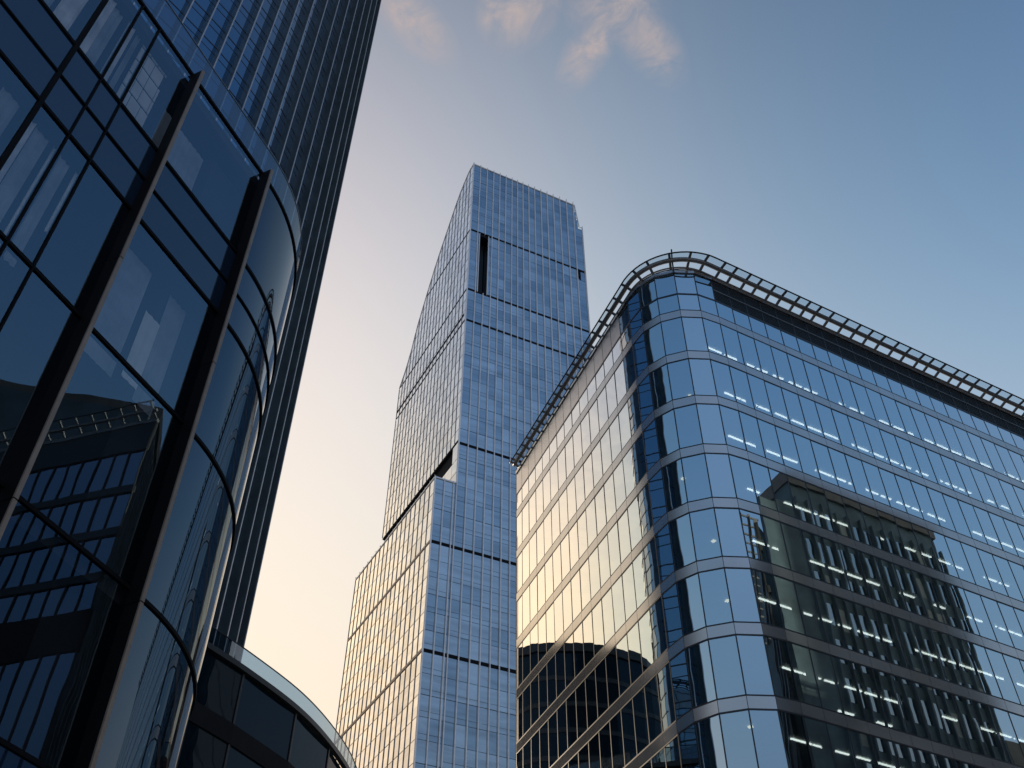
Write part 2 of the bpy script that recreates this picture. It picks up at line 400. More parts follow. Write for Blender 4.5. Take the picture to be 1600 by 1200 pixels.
# columns behind the glass and ceiling lamps
cb = MB()
for s in range(3, 60, 8):
    p = opath(s)-right(dR)*1.3; cb.prism([(p.x+.3*cos(t*pi/5), p.y+.3*sin(t*pi/5)) for t in range(10)], 0, ZC-.3)
for s in range(2, 20, 8):
    p = opath(-ARC-s)-right(-dL)*1.3; cb.prism([(p.x+.3*cos(t*pi/5), p.y+.3*sin(t*pi/5)) for t in range(10)], 0, ZC-.3)
cb.build('column', M_CORE, OFF)
lamps = []
for L in range(0, nlev-1):
    z = ZB[L]-BH-.06
    x = 1.0 + (L*.7) % 1.1
    while x < 56:
        ln = random.choice((.9, 1.15, 1.15, 1.3)); 
        if random.random() < .88: lamps.append((opath(x)-right(dR)*(2.15), ln, z, dR, .11))
        x += 1.4
    x = 2
    while x < 50:
        if random.random() < .5: lamps.append((opath(x)-right(dR)*random.choice((4.4, 5.8)), 1.1, z, dR, .14))
        x += 2.8
lam2 = []
for L in range(0, nlev-1):
    z = ZB[L]-BH-.06
    for q in range(2):
        s_ = -ARC*random.uniform(.1, 1.1); n_ = random.uniform(1.6, 3.4)
        c = CEN + (opath(s_)-CEN)*(1-n_/R0) if -ARC < s_ < 0 else opath(s_)
        if random.random() < .6: lam2.append((c, .24, z, head(random.uniform(0, 180)), .2))
def lampq(l): p, ln, z, d, w = l; n = right(d)*w/2; return [P3(p-n, z), P3(p+d*ln-n, z), P3(p+d*ln+n, z), P3(p+n, z)]
def lampmesh(b, l):
    p, ln, z, d, w = l; n = right(d)*w/2
    b.prism([tuple(p-n), tuple(p+d*ln-n), tuple(p+d*ln+n), tuple(p+n)], z, z+.05)
order = sorted(lamps, key=lambda l: -area(lampq(l))); rest = MB()
for j, l in enumerate(order):
    if j < 78: b = MB(); lampmesh(b, l); b.build('ceiling_light', M_LAMP, OFF)
    else: lampmesh(rest, l)
rest.build('ceiling_light_rest', M_LAMP, OFF)['kind'] = 'stuff'
for l in lam2[1:18:2]: b = MB(); lampmesh(b, l); b.build('ceiling_light', M_LAMPW, OFF)
# roof canopy: inner ring, big tube, outer rail, outriggers and glass strips
fine = [opath(-ARC-(25.2-ta) + (25.2-ta+ARC+SM1+KR*PIT)*i/260) for i in range(261)]
FN = normals(fine)
def side(s): return max(0.0, min(1.0, (s+ARC)/ARC))           # 0 on the bright face, 1 on the wide face
FS = [-ARC-(25.2-ta) + (25.2-ta+ARC+SM1+KR*PIT)*i/260 for i in range(261)]
def cw(o, s): return -.12 + (o+.12)*(.62+.43*side(s))
def offs(o, z): return [P3(fine[i]+FN[i]*cw(o, FS[i]), z) for i in range(len(fine))]
ZK = ZC + .95
tb = MB().tube(offs(.48, ZK-.02), .17, 10).build('canopy_tube', M_STEEL, OFF, smooth=True)
MB().tube(offs(1.12, ZK+.06), .055, 8).build('canopy_rail', M_RAILM, OFF, smooth=True)
MB().tube(offs(-.12, ZK-.22), .06, 8).build('canopy_ring', M_STEEL, OFF, smooth=True)
MB().tube(offs(-.02, ZC+.44), .045, 6).build('canopy_ring', M_RAILM, OFF, smooth=True)
gl = MB()
ga, gb = offs(.66, ZK+.05), offs(1.07, ZK+.07)
for i in range(len(fine)-1): gl.quad(ga[i], ga[i+1], gb[i+1], gb[i])
gl.build('canopy_glass', G_CAN, OFF)
x = -ARC-(25.0-ta)
while x < SM1+KR*PIT:
    p = opath(x); h = 1e-3; n = right((opath(x+h)-opath(x-h)).normalized()); c_ = lambda o: cw(o, x)
    b = MB()
    b.bar(P3(p-n*.25, ZK-.27), P3(p+n*c_(.48), ZK-.02), .17, .12)
    b.bar(P3(p+n*c_(.40), ZK), P3(p+n*c_(1.16), ZK+.07), .17, .09)
    b.bar(P3(p-n*.12, ZC+.1), P3(p-n*.12, ZK-.2), .08, .08)
    b.build('bracket', M_STEEL, tb)
    x += random.choice((1.0, 1.2, 1.2, 1.35))
pm = opath(SM1); nm = right((opath(SM1+.01)-opath(SM1-.01)).normalized())
MB().tube([P3(pm+nm*.1, ZC-.1), P3(pm+nm*.30, ZK), P3(pm+nm*1.12, ZK+.30)], .055, 8).build('canopy_strut', M_RAILM, OFF)

# ================================================================== centre skyscraper
SKY = thing('skyscraper', 'tall blue glass skyscraper with stepped sides, standing behind the banded office block', 'skyscraper')
To = V2(-11.755, 169.593); eR = head(65.25); eL = head(-28.5); nR = right(eR); nL = -right(eL)
nLo = V2(-eR.x, -eR.y)     # the left face looks along -eR
def T(r, l): return To + eR*r + eL*l
PROF = [(0, 263.9), (3, 263.7), (5, 262.4), (8.3, 259.9), (11.5, 256.4), (15.6, 251.0), (19.8, 245.6), (23.5, 240.4), (28.2, 232.6), (33, 224), (36.3, 215.5), (39, 210.6), (42.4, 206.3)]
def roofz(l):
    for (l0, z0), (l1, z1) in zip(PROF, PROF[1:]):
        if l <= l1: return z0 + (z1-z0)*(l-l0)/(l1-l0)
    return 206.3
def rmax(z):
    if z > 253.2: return 34.75 - (z-253.2)*.105
    return 35.8
# solid bodies
DEEP = .35
body = MB()
def pbody(ra, rb, l0, zb):
    p = [(l0, zb), (42.2, zb), (42.2, 206)] + [(l-.2, z-.35) for l, z in PROF[::-1][1:-1] if l > l0+.5] + [(l0, min(263.4, roofz(l0)-.35))]
    body.hexa([P3(T(ra, l), z) for l, z in p], [P3(T(rb, l), z) for l, z in p])
pbody(5.7, 33.4, DEEP, 0); pbody(3.4, 5.7, 3.3, 0); pbody(2.65, 3.4, 3.3, 154.2); pbody(DEEP, 2.65, .4, 154.2)
body.prism([tuple(T(r, l)) for r, l in ((2.65, .36), (5.7, .36), (5.7, 3.3), (2.65, 3.3))], 0, 205.9); body.prism([tuple(T(r, l)) for r, l in ((2.65, .36), (5.7, .36), (5.7, 3.3), (2.65, 3.3))], 231.2, 263.0)
body.prism([tuple(T(r, l)) for r, l in ((33.4, .42), (35.5, .42), (35.5, 42.2), (33.4, 42.2))], 0, 252.3)
body.prism([tuple(T(r, l)) for r, l in ((DEEP, .4), (2.6, .4), (2.6, 3), (DEEP, 3))], 120, 154.2)
body.build('tower_body', G_TOW2, SKY)
low = MB().prism([tuple(T(r, l)) for r, l in ((-4.9+DEEP, DEEP), (33, DEEP), (33, 43.0), (-4.9+DEEP, 43.0))], 0, 140.9)
low.build('lower_block_body', G_TOW2, SKY)
MB().prism([tuple(T(r, l)) for r, l in ((-4.75, .15), (0, .15), (0, 43.3), (-4.75, 43.3))], 140.9, 141.05).build('lower_roof', M_ROOF, SKY)
# right (blue) face
RC = [0, 2.2, 4.4, 6.5, 8.55, 10.5, 12.5, 14.3, 16.1, 18.0, 20.0, 22.1, 24.2, 26.3, 28.5, 30.8, 33.1, 35.8]
GRV = [232.0, 206.5, 194.5, 153.2, 125.0, 100.5]
GH = .72
def in_groove(z0, z1): return [g for g in GRV if z0 < g < z1]
FL = 4.15
def floors(top, base=20):
    lv = []; marks = [top] + [g for g in GRV if g < top] + [base]
    for a, b in zip(marks, marks[1:]):
        t = a - (GH if a in GRV else 0); n = max(1, round((t-b)/FL))
        for i in range(n): lv.append((t-(t-b)*(i+1)/n, t-(t-b)*i/n))
    return lv
quads = []
trans = MB()
def rface(r0, r1, top, off=0.0):
    for z0, z1 in floors(top):
        rr1 = min(r1, rmax(z1)); rr0m = min(r1, rmax(z0))
        if rr1 - r0 < .3: continue
        zz0, zz1 = z0+.05, z1-.05
        # the tall slot near the corner and the notch at the far end
        if 2.2 <= r0 < 5.5 and zz1 > 206.2 and zz0 < 230.6:
            if r0 < 2.3: rr1 = rr0m = 2.8
            else:
                if r1 <= 5.5: continue
                r0_ = 5.5; q = flat_tilt(T(r0_+.05, off), T(r1-.05, off), zz0, min(zz1, 231.0), nR, .004); quads.append(q); continue
        if r0 > 32 and zz1 > 229 and zz0 < 231.0: 
            r0c = 34.3
            quads.append(flat_tilt(T(r0c, off), T(r1-.04, off), zz0, min(zz1, 231.0), nR, .004)); continue
        q = flat_tilt(T(r0+.05, off), T(rr1-.05, off), zz0, zz1, nR, .009)
        quads.append(q)
for a, b in zip(RC, RC[1:]): rface(a, b, 263.6)
RL = [-4.9, -2.8, -.7, 0]
for a, b in zip(RL, RL[1:]): rface(a, b, 141.2)
# left (bright) face
LC = [i*2.115 for i in range(21)]
def lface(l0, l1, r, topf, base, spac):
    lmid = min(topf(l0), topf(l1))
    for z0, z1 in floors(263.6 if base > 100 else 141.2):
        if z1 < base+1: continue
        z0 = max(z0, base)
        a, b = topf(l0), topf(l1); zt = min(a, b)
        if z0+.6 > zt:
            if z0 < max(a, b)-.8:
                quads.append([P3(T(r, l1-.05), z0+.05), P3(T(r, l0+.05), z0+.05), P3(T(r, l0+.05), max(a-.1, z0+.06)), P3(T(r, l1-.05), max(b-.1, z0+.06))])
            continue
        if z1 > zt:
            quads.append([P3(T(r, l1-.05), z0+.05), P3(T(r, l0+.05), z0+.05), P3(T(r, l0+.05), a-.1), P3(T(r, l1-.05), b-.1)]); continue
        quads.append(flat_tilt(T(r, l1-.05), T(r, l0+.05), z0+.05, z1-.05, nLo, .006))
for a, b in zip(LC, LC[1:]): lface(a, b, 0, roofz, 154.0, 2.1)
for la, lb in zip([0, 2.85] + LC[3:8], LC[2:8]):      # wall under the recess, above the lower roof
    lb = 2.85 if la == 0 else lb
    for z0, z1 in ((140.9, 144.6), (144.7, 148.4)) + (((148.5, 153.2),) if la == 0 else ()):
        if lb > la: quads.append(flat_tilt(T(0, lb-.05), T(0, la+.05), z0+.05, z1-.05, nLo, .004))
MB().prism([tuple(T(r, l)) for r, l in ((.1, 2.9), (1.0, 2.9), (1.0, 42.3), (.1, 42.3))], 140.9, 148.45).build('recess_sill', G_TOW2, SKY)
LL = [i*2.42 for i in range(19)]
for a, b in zip(LL, LL[1:]): lface(a, b, -4.9, lambda l: 141.0, 20, 2.4)
panes(SKY, quads, 'glass_panel', [G_TOW]*7 + [G_TOWB]*3 + [G_TOWC])
# fins (vertical mullions standing proud) and slab edges
for r in RC + [-4.9, -2.8, -.7]:
    top = 264.3 if r >= 0 else 141.3
    while r >= 33 and top > 20 and rmax(top) < r: top -= .2
    b = MB(); t_ = eR*.085
    segs = [(20, top)]
    if 2.3 < r < 5.4: segs = [(20, 206.0), (231.2, top)]
    for z0, z1 in segs:
        p = T(r, 0); b.prism([tuple(p-t_), tuple(p+nR*.42-t_), tuple(p+nR*.42+t_), tuple(p+t_)], z0, z1)
    b.build('fin', M_TFIN, SKY)
b = MB(); 
for r in (2.8, 5.5):
    p = T(r, 0); b.prism([tuple(p-eR*.09), tuple(p+nR*.34-eR*.09), tuple(p+nR*.34+eR*.09), tuple(p+eR*.09)], 206.0, 231.0)
b.build('slot_frame', M_TFIN, SKY)
for l in LC:
    p = T(0, l); t_ = eL*.07
    MB().prism([tuple(p-t_), tuple(p+t_), tuple(p+nLo*.10+t_), tuple(p+nLo*.10-t_)], 154.1, roofz(l)+.7).build('fin', M_STEEL, SKY)
for l in LL:
    p = T(-4.9, l); t_ = eL*.08
    MB().prism([tuple(p-t_), tuple(p+t_), tuple(p+nLo*.11+t_), tuple(p+nLo*.11-t_)], 20, 141.9).build('fin', M_STEEL, SKY)
# floor lines
tl = MB()
for top, ra, rb in ((263.6, 0, 35.8), (141.2, -4.9, 0)):
    for z0, z1 in floors(top):
        w = random.choice((.03, .04, .07))
        for xa, xb in ([(ra, 2.8), (5.5, rb)] if 206.3 < z0 < 231 and rb > 10 else [(ra, rb)]):
            xb = min(xb, rmax(z0)); tl.prism([tuple(T(xa, -.01)), tuple(T(xb, -.01)), tuple(T(xb, .25)), tuple(T(xa, .25))], z0-w, z0+w)
        if random.random() < .8:
            zz = z0+1.1
            for xa, xb in ([(ra, 2.8), (5.5, rb)] if 205 < zz < 231 and rb > 10 else [(ra, rb)]):
                xb = min(xb, rmax(zz)); tl.prism([tuple(T(xa, -.008)), tuple(T(xb, -.008)), tuple(T(xb, .1)), tuple(T(xa, .1))], zz-.035, zz+.035)
tl.build('floor_line', M_TLINE, SKY)
tl = MB()
for z0, z1 in floors(263.6):
    if z0 < 154.5: continue
    lm = 42.3
    while roofz(lm) < z0+.3 and lm > 1: lm -= .3
    tl.prism([tuple(T(.2, .05)), tuple(T(-.02, .05)), tuple(T(-.02, lm)), tuple(T(.2, lm))], z0-.07, z0+.07)
tl.build('floor_line', M_TLINE, SKY); tl = MB()
for z0, z1 in floors(141.2):
    tl.prism([tuple(T(-4.7, .05)), tuple(T(-4.92, .05)), tuple(T(-4.92, 43.5)), tuple(T(-4.7, 43.5))], z0-.06, z0+.06)
tl.build('floor_line', M_TLINE, SKY)
# dark grooves between the stacked boxes
for g in GRV:
    ra = -4.9 if g < 141 else (5.5 if g == 232.0 else 0)
    b = MB().prism([tuple(T(ra, -.03)), tuple(T(35.8, -.03)), tuple(T(35.8, .3)), tuple(T(ra, .3))], g-GH, g)
    b.build('shadow_gap', M_GAP, SKY)
b = MB().prism([tuple(T(.3, .9)), tuple(T(-.03, .9)), tuple(T(-.03, 42.4)), tuple(T(.3, 42.4))], 196.3, 197.4); b.build('shadow_gap', M_GAP, SKY)
for g in (125.0, 100.5): MB().prism([tuple(T(-4.6, .1)), tuple(T(-4.99, .1)), tuple(T(-4.99, 43.5)), tuple(T(-4.6, 43.5))], g-.5, g+.05).build('groove_glint', M_BRONZE, SKY)  # bronze strips put in as the warm glints along the grooves
# recess above the lower roof on the bright side
b = MB().prism([tuple(T(r, l)) for r, l in ((.7, 2.9), (1.0, 2.9), (1.0, 42.3), (.7, 42.3))], 148.5, 153.6); b.build('recess_wall', M_GAP, SKY)
b = MB().prism([tuple(T(r, l)) for r, l in ((.05, 2.9), (1.0, 2.9), (1.0, 42.3), (.05, 42.3))], 153.6, 154.05); b.build('recess_soffit', M_GAP, SKY)
# tall slot near the corner
b = MB()
b.prism([tuple(T(r, l)) for r, l in ((2.8, 2.9), (5.5, 2.9), (5.5, 3.2), (2.8, 3.2))], 206, 231); b.prism([tuple(T(r, l)) for r, l in ((2.7, .05), (2.8, .05), (2.8, 3), (2.7, 3))], 206, 231)
b.build('slot_lining', M_LOUV, SKY)
MB().prism([tuple(T(r, l)) for r, l in ((2.8, .05), (5.5, .05), (5.5, 3), (2.8, 3))], 230.3, 231.2).build('slot_soffit', M_GAP, SKY)
MB().prism([tuple(T(r, l)) for r, l in ((33.1, .0), (34.25, .0), (34.25, .4), (33.1, .4))], 228.8, 231.0).build('notch', M_GAP, SKY)
# thin parapet lines
b = MB()
b.bar(P3(T(-.05, -.05), 263.9), P3(T(33.7, -.05), 263.1), .3, .3)
b.bar(P3(T(33.7, -.05), 263.1), P3(T(34.8, -.05), 253.2), .25, .25, up=Vector((eR.x, eR.y, 0)))
for (l0, z0), (l1, z1) in zip(PROF, PROF[1:]): b.bar(P3(T(-.03, l0), z0), P3(T(-.03, l1), z1), .2, .25, up=Vector((eR.x, eR.y, 0)))
b.build('parapet_trim', M_TFIN, SKY); b = MB()
b.bar(P3(T(-4.95, -.05), 141.2), P3(T(0, -.05), 141.2), .3, .35); b.bar(P3(T(-4.93, 0), 141.2), P3(T(-4.93, 43.5), 141.2), .25, .3)
b.build('parapet_trim', M_TFIN, SKY)
b = MB()
for p, z0, z1 in ((T(-.02, -.02), 141, 264), (T(-4.92, -.02), 20, 141.2), (T(35.82, 0), 20, 252.6)):
    b.prism([tuple(p+V2(-.13, -.13)), tuple(p+V2(.13, -.13)), tuple(p+V2(.13, .13)), tuple(p+V2(-.13, .13))], z0, z1)
b.build('corner_trim', M_TFIN, SKY)

# ================================================================== finned tower at the left
FIN = thing('finned_tower', 'dark blue glass tower lined with deep vertical fins, rising behind the near podium', 'tower')
PF = [V2(72*sin(radians(-16.31)), 72*cos(radians(-16.31)))]
hh = 0.0
for k in range(22):
    h = min(32.0*k/11, 36); PF.append(PF[-1] - head(h)*2.1)
FZ = 190
quads = []
PF = [p - right((PF[max(i-1, 0)]-PF[min(i+1, len(PF)-1)]).normalized())*.84 for i, p in enumerate(PF)]
line = PF[::-1]                                       # from the near end to the far end
for i in range(len(line)-1):
    a, b = line[i], line[i+1]; d = (b-a).normalized(); n = right(d); z = 6.0
    while z < FZ-4:
        quads.append(flat_tilt(a+d*.02, b-d*.02, z+.06, z+2.25, n, .003)); quads.append(flat_tilt(a+d*.02, b-d*.02, z+2.33, z+3.36, n, .003)); z += 3.42
panes(FIN, quads, 'window', G_FIN, hide=lambda q: False)
tl = MB(); z = 6.0
while z < FZ-4:
    strip(tl, line, -.1, .03, z-.06, z+.06); strip(tl, line, -.1, .02, z+2.25, z+2.33); z += 3.42
tl.build('floor_line', M_TLINE, FIN)
# rounded far end
fe = [PF[0]]; h = 0.0
for k in range(9): 
    h -= 16; fe.append(fe[-1] + head(h)*1.25)
fq = []
for a, b in zip(fe, fe[1:]):
    d = (b-a).normalized(); n = right(d); z = 6.0
    while z < FZ-4: fq.append(flat_tilt(a+d*.04, b-d*.04, z+.08, z+1.6, n, .004)); fq.append(flat_tilt(a+d*.04, b-d*.04, z+1.72, z+3.34, n, .004)); z += 3.42
panes(FIN, fq, 'end_window', G_OFF if False else G_FIN, 40)
t = MB(); z = 6.0
while z < FZ-4: strip(t, fe, -.1, .02, z-.08, z+.08); strip(t, fe, -.1, .02, z+1.6, z+1.72); z += 3.42
t.build('floor_line', M_TLINE, FIN)
bk = [tuple(p-right(head(20))*.12) for p in line] + [tuple(p+V2(-.12, 0)) for p in fe[1:]] + [tuple(fe[-1]+V2(-14, -4)), tuple(line[0]+V2(-22, 6))]
MB().prism(bk, 0, FZ).build('tower_body', G_SPA, FIN)
for k, p in enumerate(PF):
    d = (PF[max(k-1, 0)]-PF[min(k+1, len(PF)-1)]).normalized(); n = right(d); t_ = d*.05
    b = MB().prism([tuple(p-t_), tuple(p+n*.78-t_), tuple(p+n*.78+t_), tuple(p+t_)], 4, FZ)
    f = b.build('fin', M_FFIN, FIN)
    t2 = d*.062
    MB().prism([tuple(p+n*.78-t2), tuple(p+n*.84-t2), tuple(p+n*.84+t2), tuple(p+n*.78+t2)], 4, FZ).build('fin_edge', M_FEDGE, f)

# ================================================================== near podium with bronze edged fins
POD = thing('podium_building', 'near dark glass building with curved corner and two black bronze-edged fins, glass parapet on top', 'building')
dP = head(23.5); nP = right(dP); P0 = V2(-7.65, 15.85)
S_T = 1.05; RP = 6.0
def ppath(s):
    if s <= S_T: return P0 + dP*s
    a = (s-S_T)/RP; c = P0 + dP*S_T - nP*RP
    return c + right(head(23.5-math.degrees(a)))*RP
TR_Z = [(26.98, .09), (23.22, .09), (22.0, .05), (20.82, .085), (17.1, .085), (12.76, .085), (9.0, .085), (6.6, .085), (2.9, .085)]
S_END = S_T + RP*radians(115)
cs = [S_T + (S_END-S_T)*i/44 for i in range(45)]
flatS = [-24, -21.0, -17.6, -15.1, -12.2, -8.8, -5.4, -4.54, -3.86, -2.43]
rows = [(23.22, 26.98, 'v'), (22.0, 23.22, 's'), (20.82, 22.0, 's'), (17.1, 20.82, 'v'), (12.76, 17.1, 'v'), (9.0, 12.76, 'v'), (6.6, 9.0, 's'), (2.9, 6.6, 'v'), (0, 2.9, 'v')]
for z0, z1, kind in rows:
    mt = G_POD if kind == 'v' else G_SPA
    nm = 'window' if kind == 'v' else 'spandrel_panel'
    cols = flatS + [.93]
    for a, b in zip(cols, cols[1:]):
        MB().quad(*flat_tilt(ppath(a+.02), ppath(b-.02), z0+.05, z1-.05, nP, .002)).build(nm, mt, POD)
    # flat remainder of the bay and the bent pane are one sheet
    ss = [.95] + cs; b = MB()
    for i, s in enumerate(ss): b.v += [P3(ppath(s), z0+.05), P3(ppath(s), z1-.05)]
    for i in range(len(ss)-1): b.f.append((2*i, 2*i+2, 2*i+3, 2*i+1))
    b.build('curved_' + nm, G_BENT if kind == 'v' else mt, POD, smooth=True)
allS = [-24] + [.7] + cs
pl = [ppath(s) for s in [-24, .7] + cs]
for z, h in TR_Z:
    b = MB(); strip(b, pl, -.12, .04, z-h/2, z+h/2); b.build('transom', M_PFIN, POD)
for s in flatS[1:-1]:
    p = ppath(s)
    w = .035 if s not in (-5.4, -8.8, -12.2) else .10
    MB().prism([tuple(p-dP*w/2-nP*.1), tuple(p-dP*w/2+nP*.05), tuple(p+dP*w/2+nP*.05), tuple(p+dP*w/2-nP*.1)], 0, 26.98).build('mullion', M_PFIN, POD)
for s in (-2.43, .93):
    p = ppath(s); b = MB()
    zz = [0, 6.2, 12.4, 18.9, 26.95]
    for z0, z1 in zip(zz, zz[1:]): b.prism([tuple(p-dP*.042), tuple(p-dP*.042+nP*.34), tuple(p+dP*.042+nP*.34), tuple(p+dP*.042)], z0+.01, z1-.01)
    f = b.build('fin', M_PFIN, POD)
    b = MB()
    for z0, z1 in zip(zz, zz[1:]): b.prism([tuple(p-dP*.047+nP*.342), tuple(p-dP*.047+nP*.38), tuple(p+dP*.047+nP*.38), tuple(p+dP*.047+nP*.342)], z0+.015, z1-.015)
    b.build('bronze_edge', M_BRONZE, f)
# glass parapet
b = MB(); strip(b, [ppath(s) for s in [-24, .7] + cs], -.02, .0, 27.08, 28.2); b.build('parapet_glass', G_RAIL, POD)
b = MB(); strip(b, pl, -.03, .012, 28.2, 28.23); b.build('parapet_rail', M_STEEL, POD)
# rooms behind the glass
ins = [ppath(s)-normals([ppath(s-.01), ppath(s), ppath(s+.01)])[1]*.2 for s in [-24, -12, .7] + cs[:-1]]
pb = [tuple(p) for p in ins] + [tuple(ppath(-24)-nP*11)]
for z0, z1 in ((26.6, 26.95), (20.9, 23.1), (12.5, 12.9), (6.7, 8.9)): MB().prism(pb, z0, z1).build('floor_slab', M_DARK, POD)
cr = [S_T + (S_END-S_T)*i/20 for i in range(21)]
ci = [ppath(x) - right((ppath(x+.01)-ppath(x-.01)).normalized())*.75 for x in cr]
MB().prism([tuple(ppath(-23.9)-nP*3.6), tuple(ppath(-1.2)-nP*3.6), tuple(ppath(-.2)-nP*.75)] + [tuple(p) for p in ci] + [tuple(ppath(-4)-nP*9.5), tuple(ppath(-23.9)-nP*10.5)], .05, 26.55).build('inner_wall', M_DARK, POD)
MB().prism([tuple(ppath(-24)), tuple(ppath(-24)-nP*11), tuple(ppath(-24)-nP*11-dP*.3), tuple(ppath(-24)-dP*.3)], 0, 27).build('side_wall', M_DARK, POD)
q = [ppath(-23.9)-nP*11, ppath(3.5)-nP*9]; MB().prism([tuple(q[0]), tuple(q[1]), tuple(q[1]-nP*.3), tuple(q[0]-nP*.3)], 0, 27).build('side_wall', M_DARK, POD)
def reflection_sheet(s0, s1, z0, z1, d, m_, amp=.05):  # pleated pale sheet behind the glass, standing in for a streaky reflection
    b = MB(); n = max(4, int((s1-s0)/.09)); i0 = 0; pr_ = None
    for i in range(n+1):
        s = s0 + (s1-s0)*i/n; p = ppath(s) - nP*(d + amp*(i % 2) + random.uniform(0, amp*.7)); b.v += [P3(p, z0), P3(p, z1)]
        if i: b.f.append((2*i-2, 2*i, 2*i+1, 2*i-1))
    b.build('reflection_sheet', m_, POD)
M_SHEET_DIM = solid('reflection_dim', (.36, .40, .46), .9, 0, .3, .8)
reflection_sheet(-7.58, -6.9, 23.35, 26.8, .35, M_SHEET); reflection_sheet(-6.8, -6.15, 23.35, 26.8, .35, M_SHEET_DIM); reflection_sheet(-6.05, -5.55, 23.35, 26.8, .35, M_SHEET)
reflection_sheet(-5.3, -4.95, 23.35, 26.8, .35, M_SHEET); reflection_sheet(-4.95, -4.6, 23.35, 26.8, .42, M_SHEET_DIM); reflection_sheet(-4.45, -4.2, 23.35, 26.8, .35, M_SHEET); reflection_sheet(-4.1, -3.95, 23.35, 26.8, .4, M_SHEET_DIM)
reflection_sheet(-7.4, -6.9, 17.2, 20.7, .35, M_SHEET); reflection_sheet(-6.8, -6.15, 17.2, 20.7, .35, M_SHEET_DIM); reflection_sheet(-6.0, -5.5, 17.2, 20.7, .35, M_SHEET_DIM)
reflection_sheet(-5.3, -5.05, 17.2, 20.7, .35, M_SHEET); reflection_sheet(-5.0, -4.62, 17.2, 20.7, .4, M_SHEET_DIM, .03); reflection_sheet(-4.48, -4.3, 17.2, 20.7, .35, M_SHEET); reflection_sheet(-4.25, -3.95, 17.2, 20.7, .4, M_SHEET_DIM); reflection_sheet(-3.8, -3.62, 18.6, 20.7, .35, M_SHEET)
reflection_sheet(-1.9, -.8, 17.2, 20.7, .62, M_SHEET_DIM, .02); reflection_sheet(-.72, -.2, 17.3, 19.4, .45, M_SHEET_FLAT, .02); reflection_sheet(-.1, .55, 17.2, 20.7, .62, M_SHEET_DIM, .02)
reflection_sheet(-2.3, -.6, 23.35, 25.9, .66, M_SHEET_DIM, .02)
def pale_panel(s0, s1, z0, z1, d):  # grid of pale pieces standing in for a bright facade reflected in the pane
    b = MB(); z = z0
    while z < z1:
        x = s0
        while x < s1-.05:
            x1 = min(s1, x + random.choice((.28, .36))); 
            if random.random() < .9: b.prism([tuple(ppath(x+.01)-nP*d), tuple(ppath(x1-.01)-nP*d), tuple(ppath(x1-.01)-nP*(d+.02)), tuple(ppath(x+.01)-nP*(d+.02))], z+.02, z+.58)
            x = x1
        z += .62
    b.build('reflection_grid', M_SHEET_FLAT, POD)
pale_panel(-3.8, -2.8, 23.4, 26.6, .45)

# ================================================================== low curved block with glass railing
LOW = thing('curved_block', 'low dark curved block with clear glass railing along its roof, below the finned tower', 'building')
LV = [V2(-24.4, 54.5), V2(-21.6, 60.5), V2(-18.75, 65.3), V2(-15.9, 71.0), V2(-14.15, 76.7), V2(-13.2, 82.5), V2(-13.3, 88.5), V2(-15.2, 94.4), V2(-19, 99), V2(-24.5, 102)]
# finer rim for the railing and slab edge (a smooth curve through the facets)
def cat(P, n=6):
    o = []
    for i in range(len(P)-1):
        p0, p1, p2, p3 = P[max(i-1, 0)], P[i], P[i+1], P[min(i+2, len(P)-1)]
        for k in range(n):
            t = k/n; o.append(.5*((2*p1) + (p2-p0)*t + (2*p0-5*p1+4*p2-p3)*t*t + (3*p1-p0-3*p2+p3)*t**3))
    return o + [P[-1]]
LF = cat(LV, 8)
b = MB(); strip(b, LF, -.10, .30, 38.1, 38.5); b.build('roof_edge', M_LOUV, LOW)
b = MB(); strip(b, LF, .22, .24, 38.55, 39.66); b.build('railing_glass', G_RAIL, LOW)
b = MB(); strip(b, LF, .19, .27, 39.66, 39.72); b.build('handrail', M_RAILM, LOW)
rows2 = [(34.3, 38.05), (29.4, 32.9), (24.5, 28.0), (19.6, 23.1)]
LP = cat(LV, 2)
for z0, z1 in rows2:
    for a, b_ in zip(LV, LV[1:]):
        d = (b_-a).normalized(); n = right(d)
        MB().quad(*flat_tilt(a+d*.06, b_-d*.06, z0, z1, n, .004)).build('window', G_LOW, LOW)
    b = MB(); strip(b, LV, -.2, .12, z0-1.4, z0-.0); b.build('spandrel_band', M_GAP, LOW)
for p, n in zip(LV, normals(LV)):
    n = n.normalized(); t_ = V2(-n.y, n.x)*.09
    MB().prism([tuple(p-n*.2-t_), tuple(p+n*.08-t_), tuple(p+n*.08+t_), tuple(p-n*.2+t_)], 0, 38.05).build('mullion', M_LOUV, LOW)
MB().prism([tuple(p - n*.25) for p, n in zip(LV, normals(LV))] + [(-40, 100), (-40, 56)], 0, 38.4).build('block_body', M_GAP, LOW)

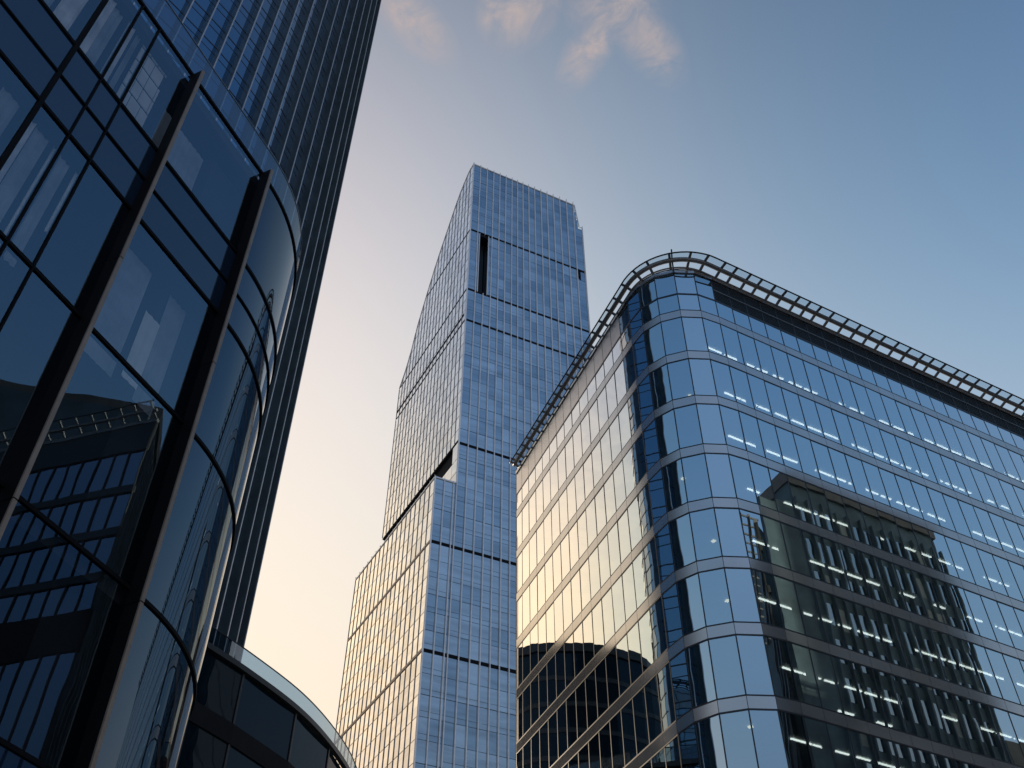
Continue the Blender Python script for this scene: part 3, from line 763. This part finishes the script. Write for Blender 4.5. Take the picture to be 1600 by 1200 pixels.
# ================================================================== buildings seen only in the glass
STN = thing('stone_building', 'brown stone topped office block reflected in the wide face of the banded office block', 'building')
a = V2(56.0, 36.2); bb = V2(74.6, 46.1); d = (bb-a).normalized(); n = -right(d)
if n.dot(V2(20, 50)-a) < 0: n = -n
dep = -n*24
MB().prism([tuple(a), tuple(bb), tuple(bb+dep), tuple(a+dep)], 0, 73.2).build('wall', M_STONE2, STN)
MB().prism([tuple(a+n*.3-d*.2), tuple(bb+n*.3+d*.2), tuple(bb+dep), tuple(a+dep)], 72.3, 74.0).build('roof_cornice', M_STONE, STN)
MB().prism([tuple(a-d*4.6), tuple(a), tuple(a+dep), tuple(a-d*4.6+dep)], 0, 69.2).build('side_wing', M_STONE2, STN)
ln = (bb-a).length; sq = []; 
for fl in range(17):
    z = 3.0+fl*4.0
    for c in range(14):
        x0 = .45+c*1.5; sq.append([P3(a+d*x0+n*.02, z), P3(a+d*(x0+1.15)+n*.02, z), P3(a+d*(x0+1.15)+n*.02, z+2.5), P3(a+d*x0+n*.02, z+2.5)])
random.shuffle(sq)
for q in sq[:26]: MB().quad(*q).build('pale_panel', M_SLAB, STN)  # pale blinds in some of the windows
panes(STN, sq[26:], 'window', G_BACK, 60)
b = MB()
for c in range(15):
    x0 = .2+c*1.5; b.prism([tuple(a+d*x0+n*.0), tuple(a+d*(x0+.2)), tuple(a+d*(x0+.2)+n*.4), tuple(a+d*x0+n*.4)], 0, 70.5)
b.build('pier', M_STONE2, STN)
ANX = thing('brown_annex', 'lower brown stone block beside the reflected office block', 'building')
a2 = V2(75.4, 46.6); MB().prism([tuple(a2), tuple(a2+d*22), tuple(a2+d*22+dep), tuple(a2+dep)], 0, 48.5).build('wall', M_STONE, ANX)
b = MB()
for fl in range(11):
    for c in range(7): x0 = 1+c*3; b.quad(*[P3(a2+d*(x0+u)+n*.02, 3+fl*4.0+v) for u, v in ((0, 0), (1.8, 0), (1.8, 2.2), (0, 2.2))])
b.build('window', G_BACK, ANX)

CAN = thing('canopied_building', 'dark glass block with a railed canopy roof, mirrored in the near podium glass', 'building')
a = V2(40.4, 31.3); d = head(120.2); nn = right(d)      # face looking at the podium
tip = [a, a + d*45, a + d*45 + head(100)*0]
wedge = [a, a+head(101)*46, a+d*45]
MB().prism([tuple(p) for p in wedge], 0, 58.6).build('body', G_CANB, CAN)
for z0, h, m_ in ((58.6, .35, M_STEEL), (55.6, 2.9, M_LOUV), (51.2, .7, M_LOUV), (47.2, .7, M_LOUV), (43.2, .7, M_LOUV), (37.5, 3.2, M_GAP)):
    b = MB(); strip(b, [a, a+d*45], -.2, .15, z0, z0+h); b.build('spandrel_band', m_, CAN)
b = MB()
for k in range(33): p = a+d*(k*1.4); b.prism([tuple(p), tuple(p+nn*.12), tuple(p+nn*.12+d*.08), tuple(p+d*.08)], 0, 58.6)
b.build('mullion', M_MUL, CAN)
pts = [a+d*(45*i/20) for i in range(21)]
tb2 = MB().tube([P3(p+nn*.5, 59.5) for p in pts], .14).build('canopy_tube', M_STEEL, CAN)
MB().tube([P3(p+nn*1.15, 59.9) for p in pts], .06).build('canopy_rail', M_RAILM, CAN)
for k in range(32):
    p = a+d*(k*1.4+.3); MB().bar(P3(p-nn*.3, 59.0), P3(p+nn*1.15, 59.9), .12, .14).build('bracket', M_STEEL, tb2)

DRM = thing('round_building', 'round dark flat-topped tower mirrored in the bright side of the office block', 'building')
AR = [V2(-78, 112), V2(-66, 105.4), V2(-60.8, 105.4), V2(-55.7, 107.4), V2(-51.6, 110.8), V2(-49.3, 114.0), V2(-48.6, 118), V2(-50, 124), V2(-56, 131), V2(-68, 134), V2(-80, 128)]
AC = cat(AR + [AR[0]], 4)[:-1]
MB().prism([tuple(p) for p in AC], 0, 80.6).build('wall', G_LOW, DRM)
b = MB(); strip(b, AC, -.3, .3, 80.6, 82); b.build('roof_edge', M_LOUV, DRM)
b = MB()
for z in range(4, 80, 4): strip(b, AC, -.1, .1, z, z+.7)
b.build('spandrel_band', M_LOUV, DRM)
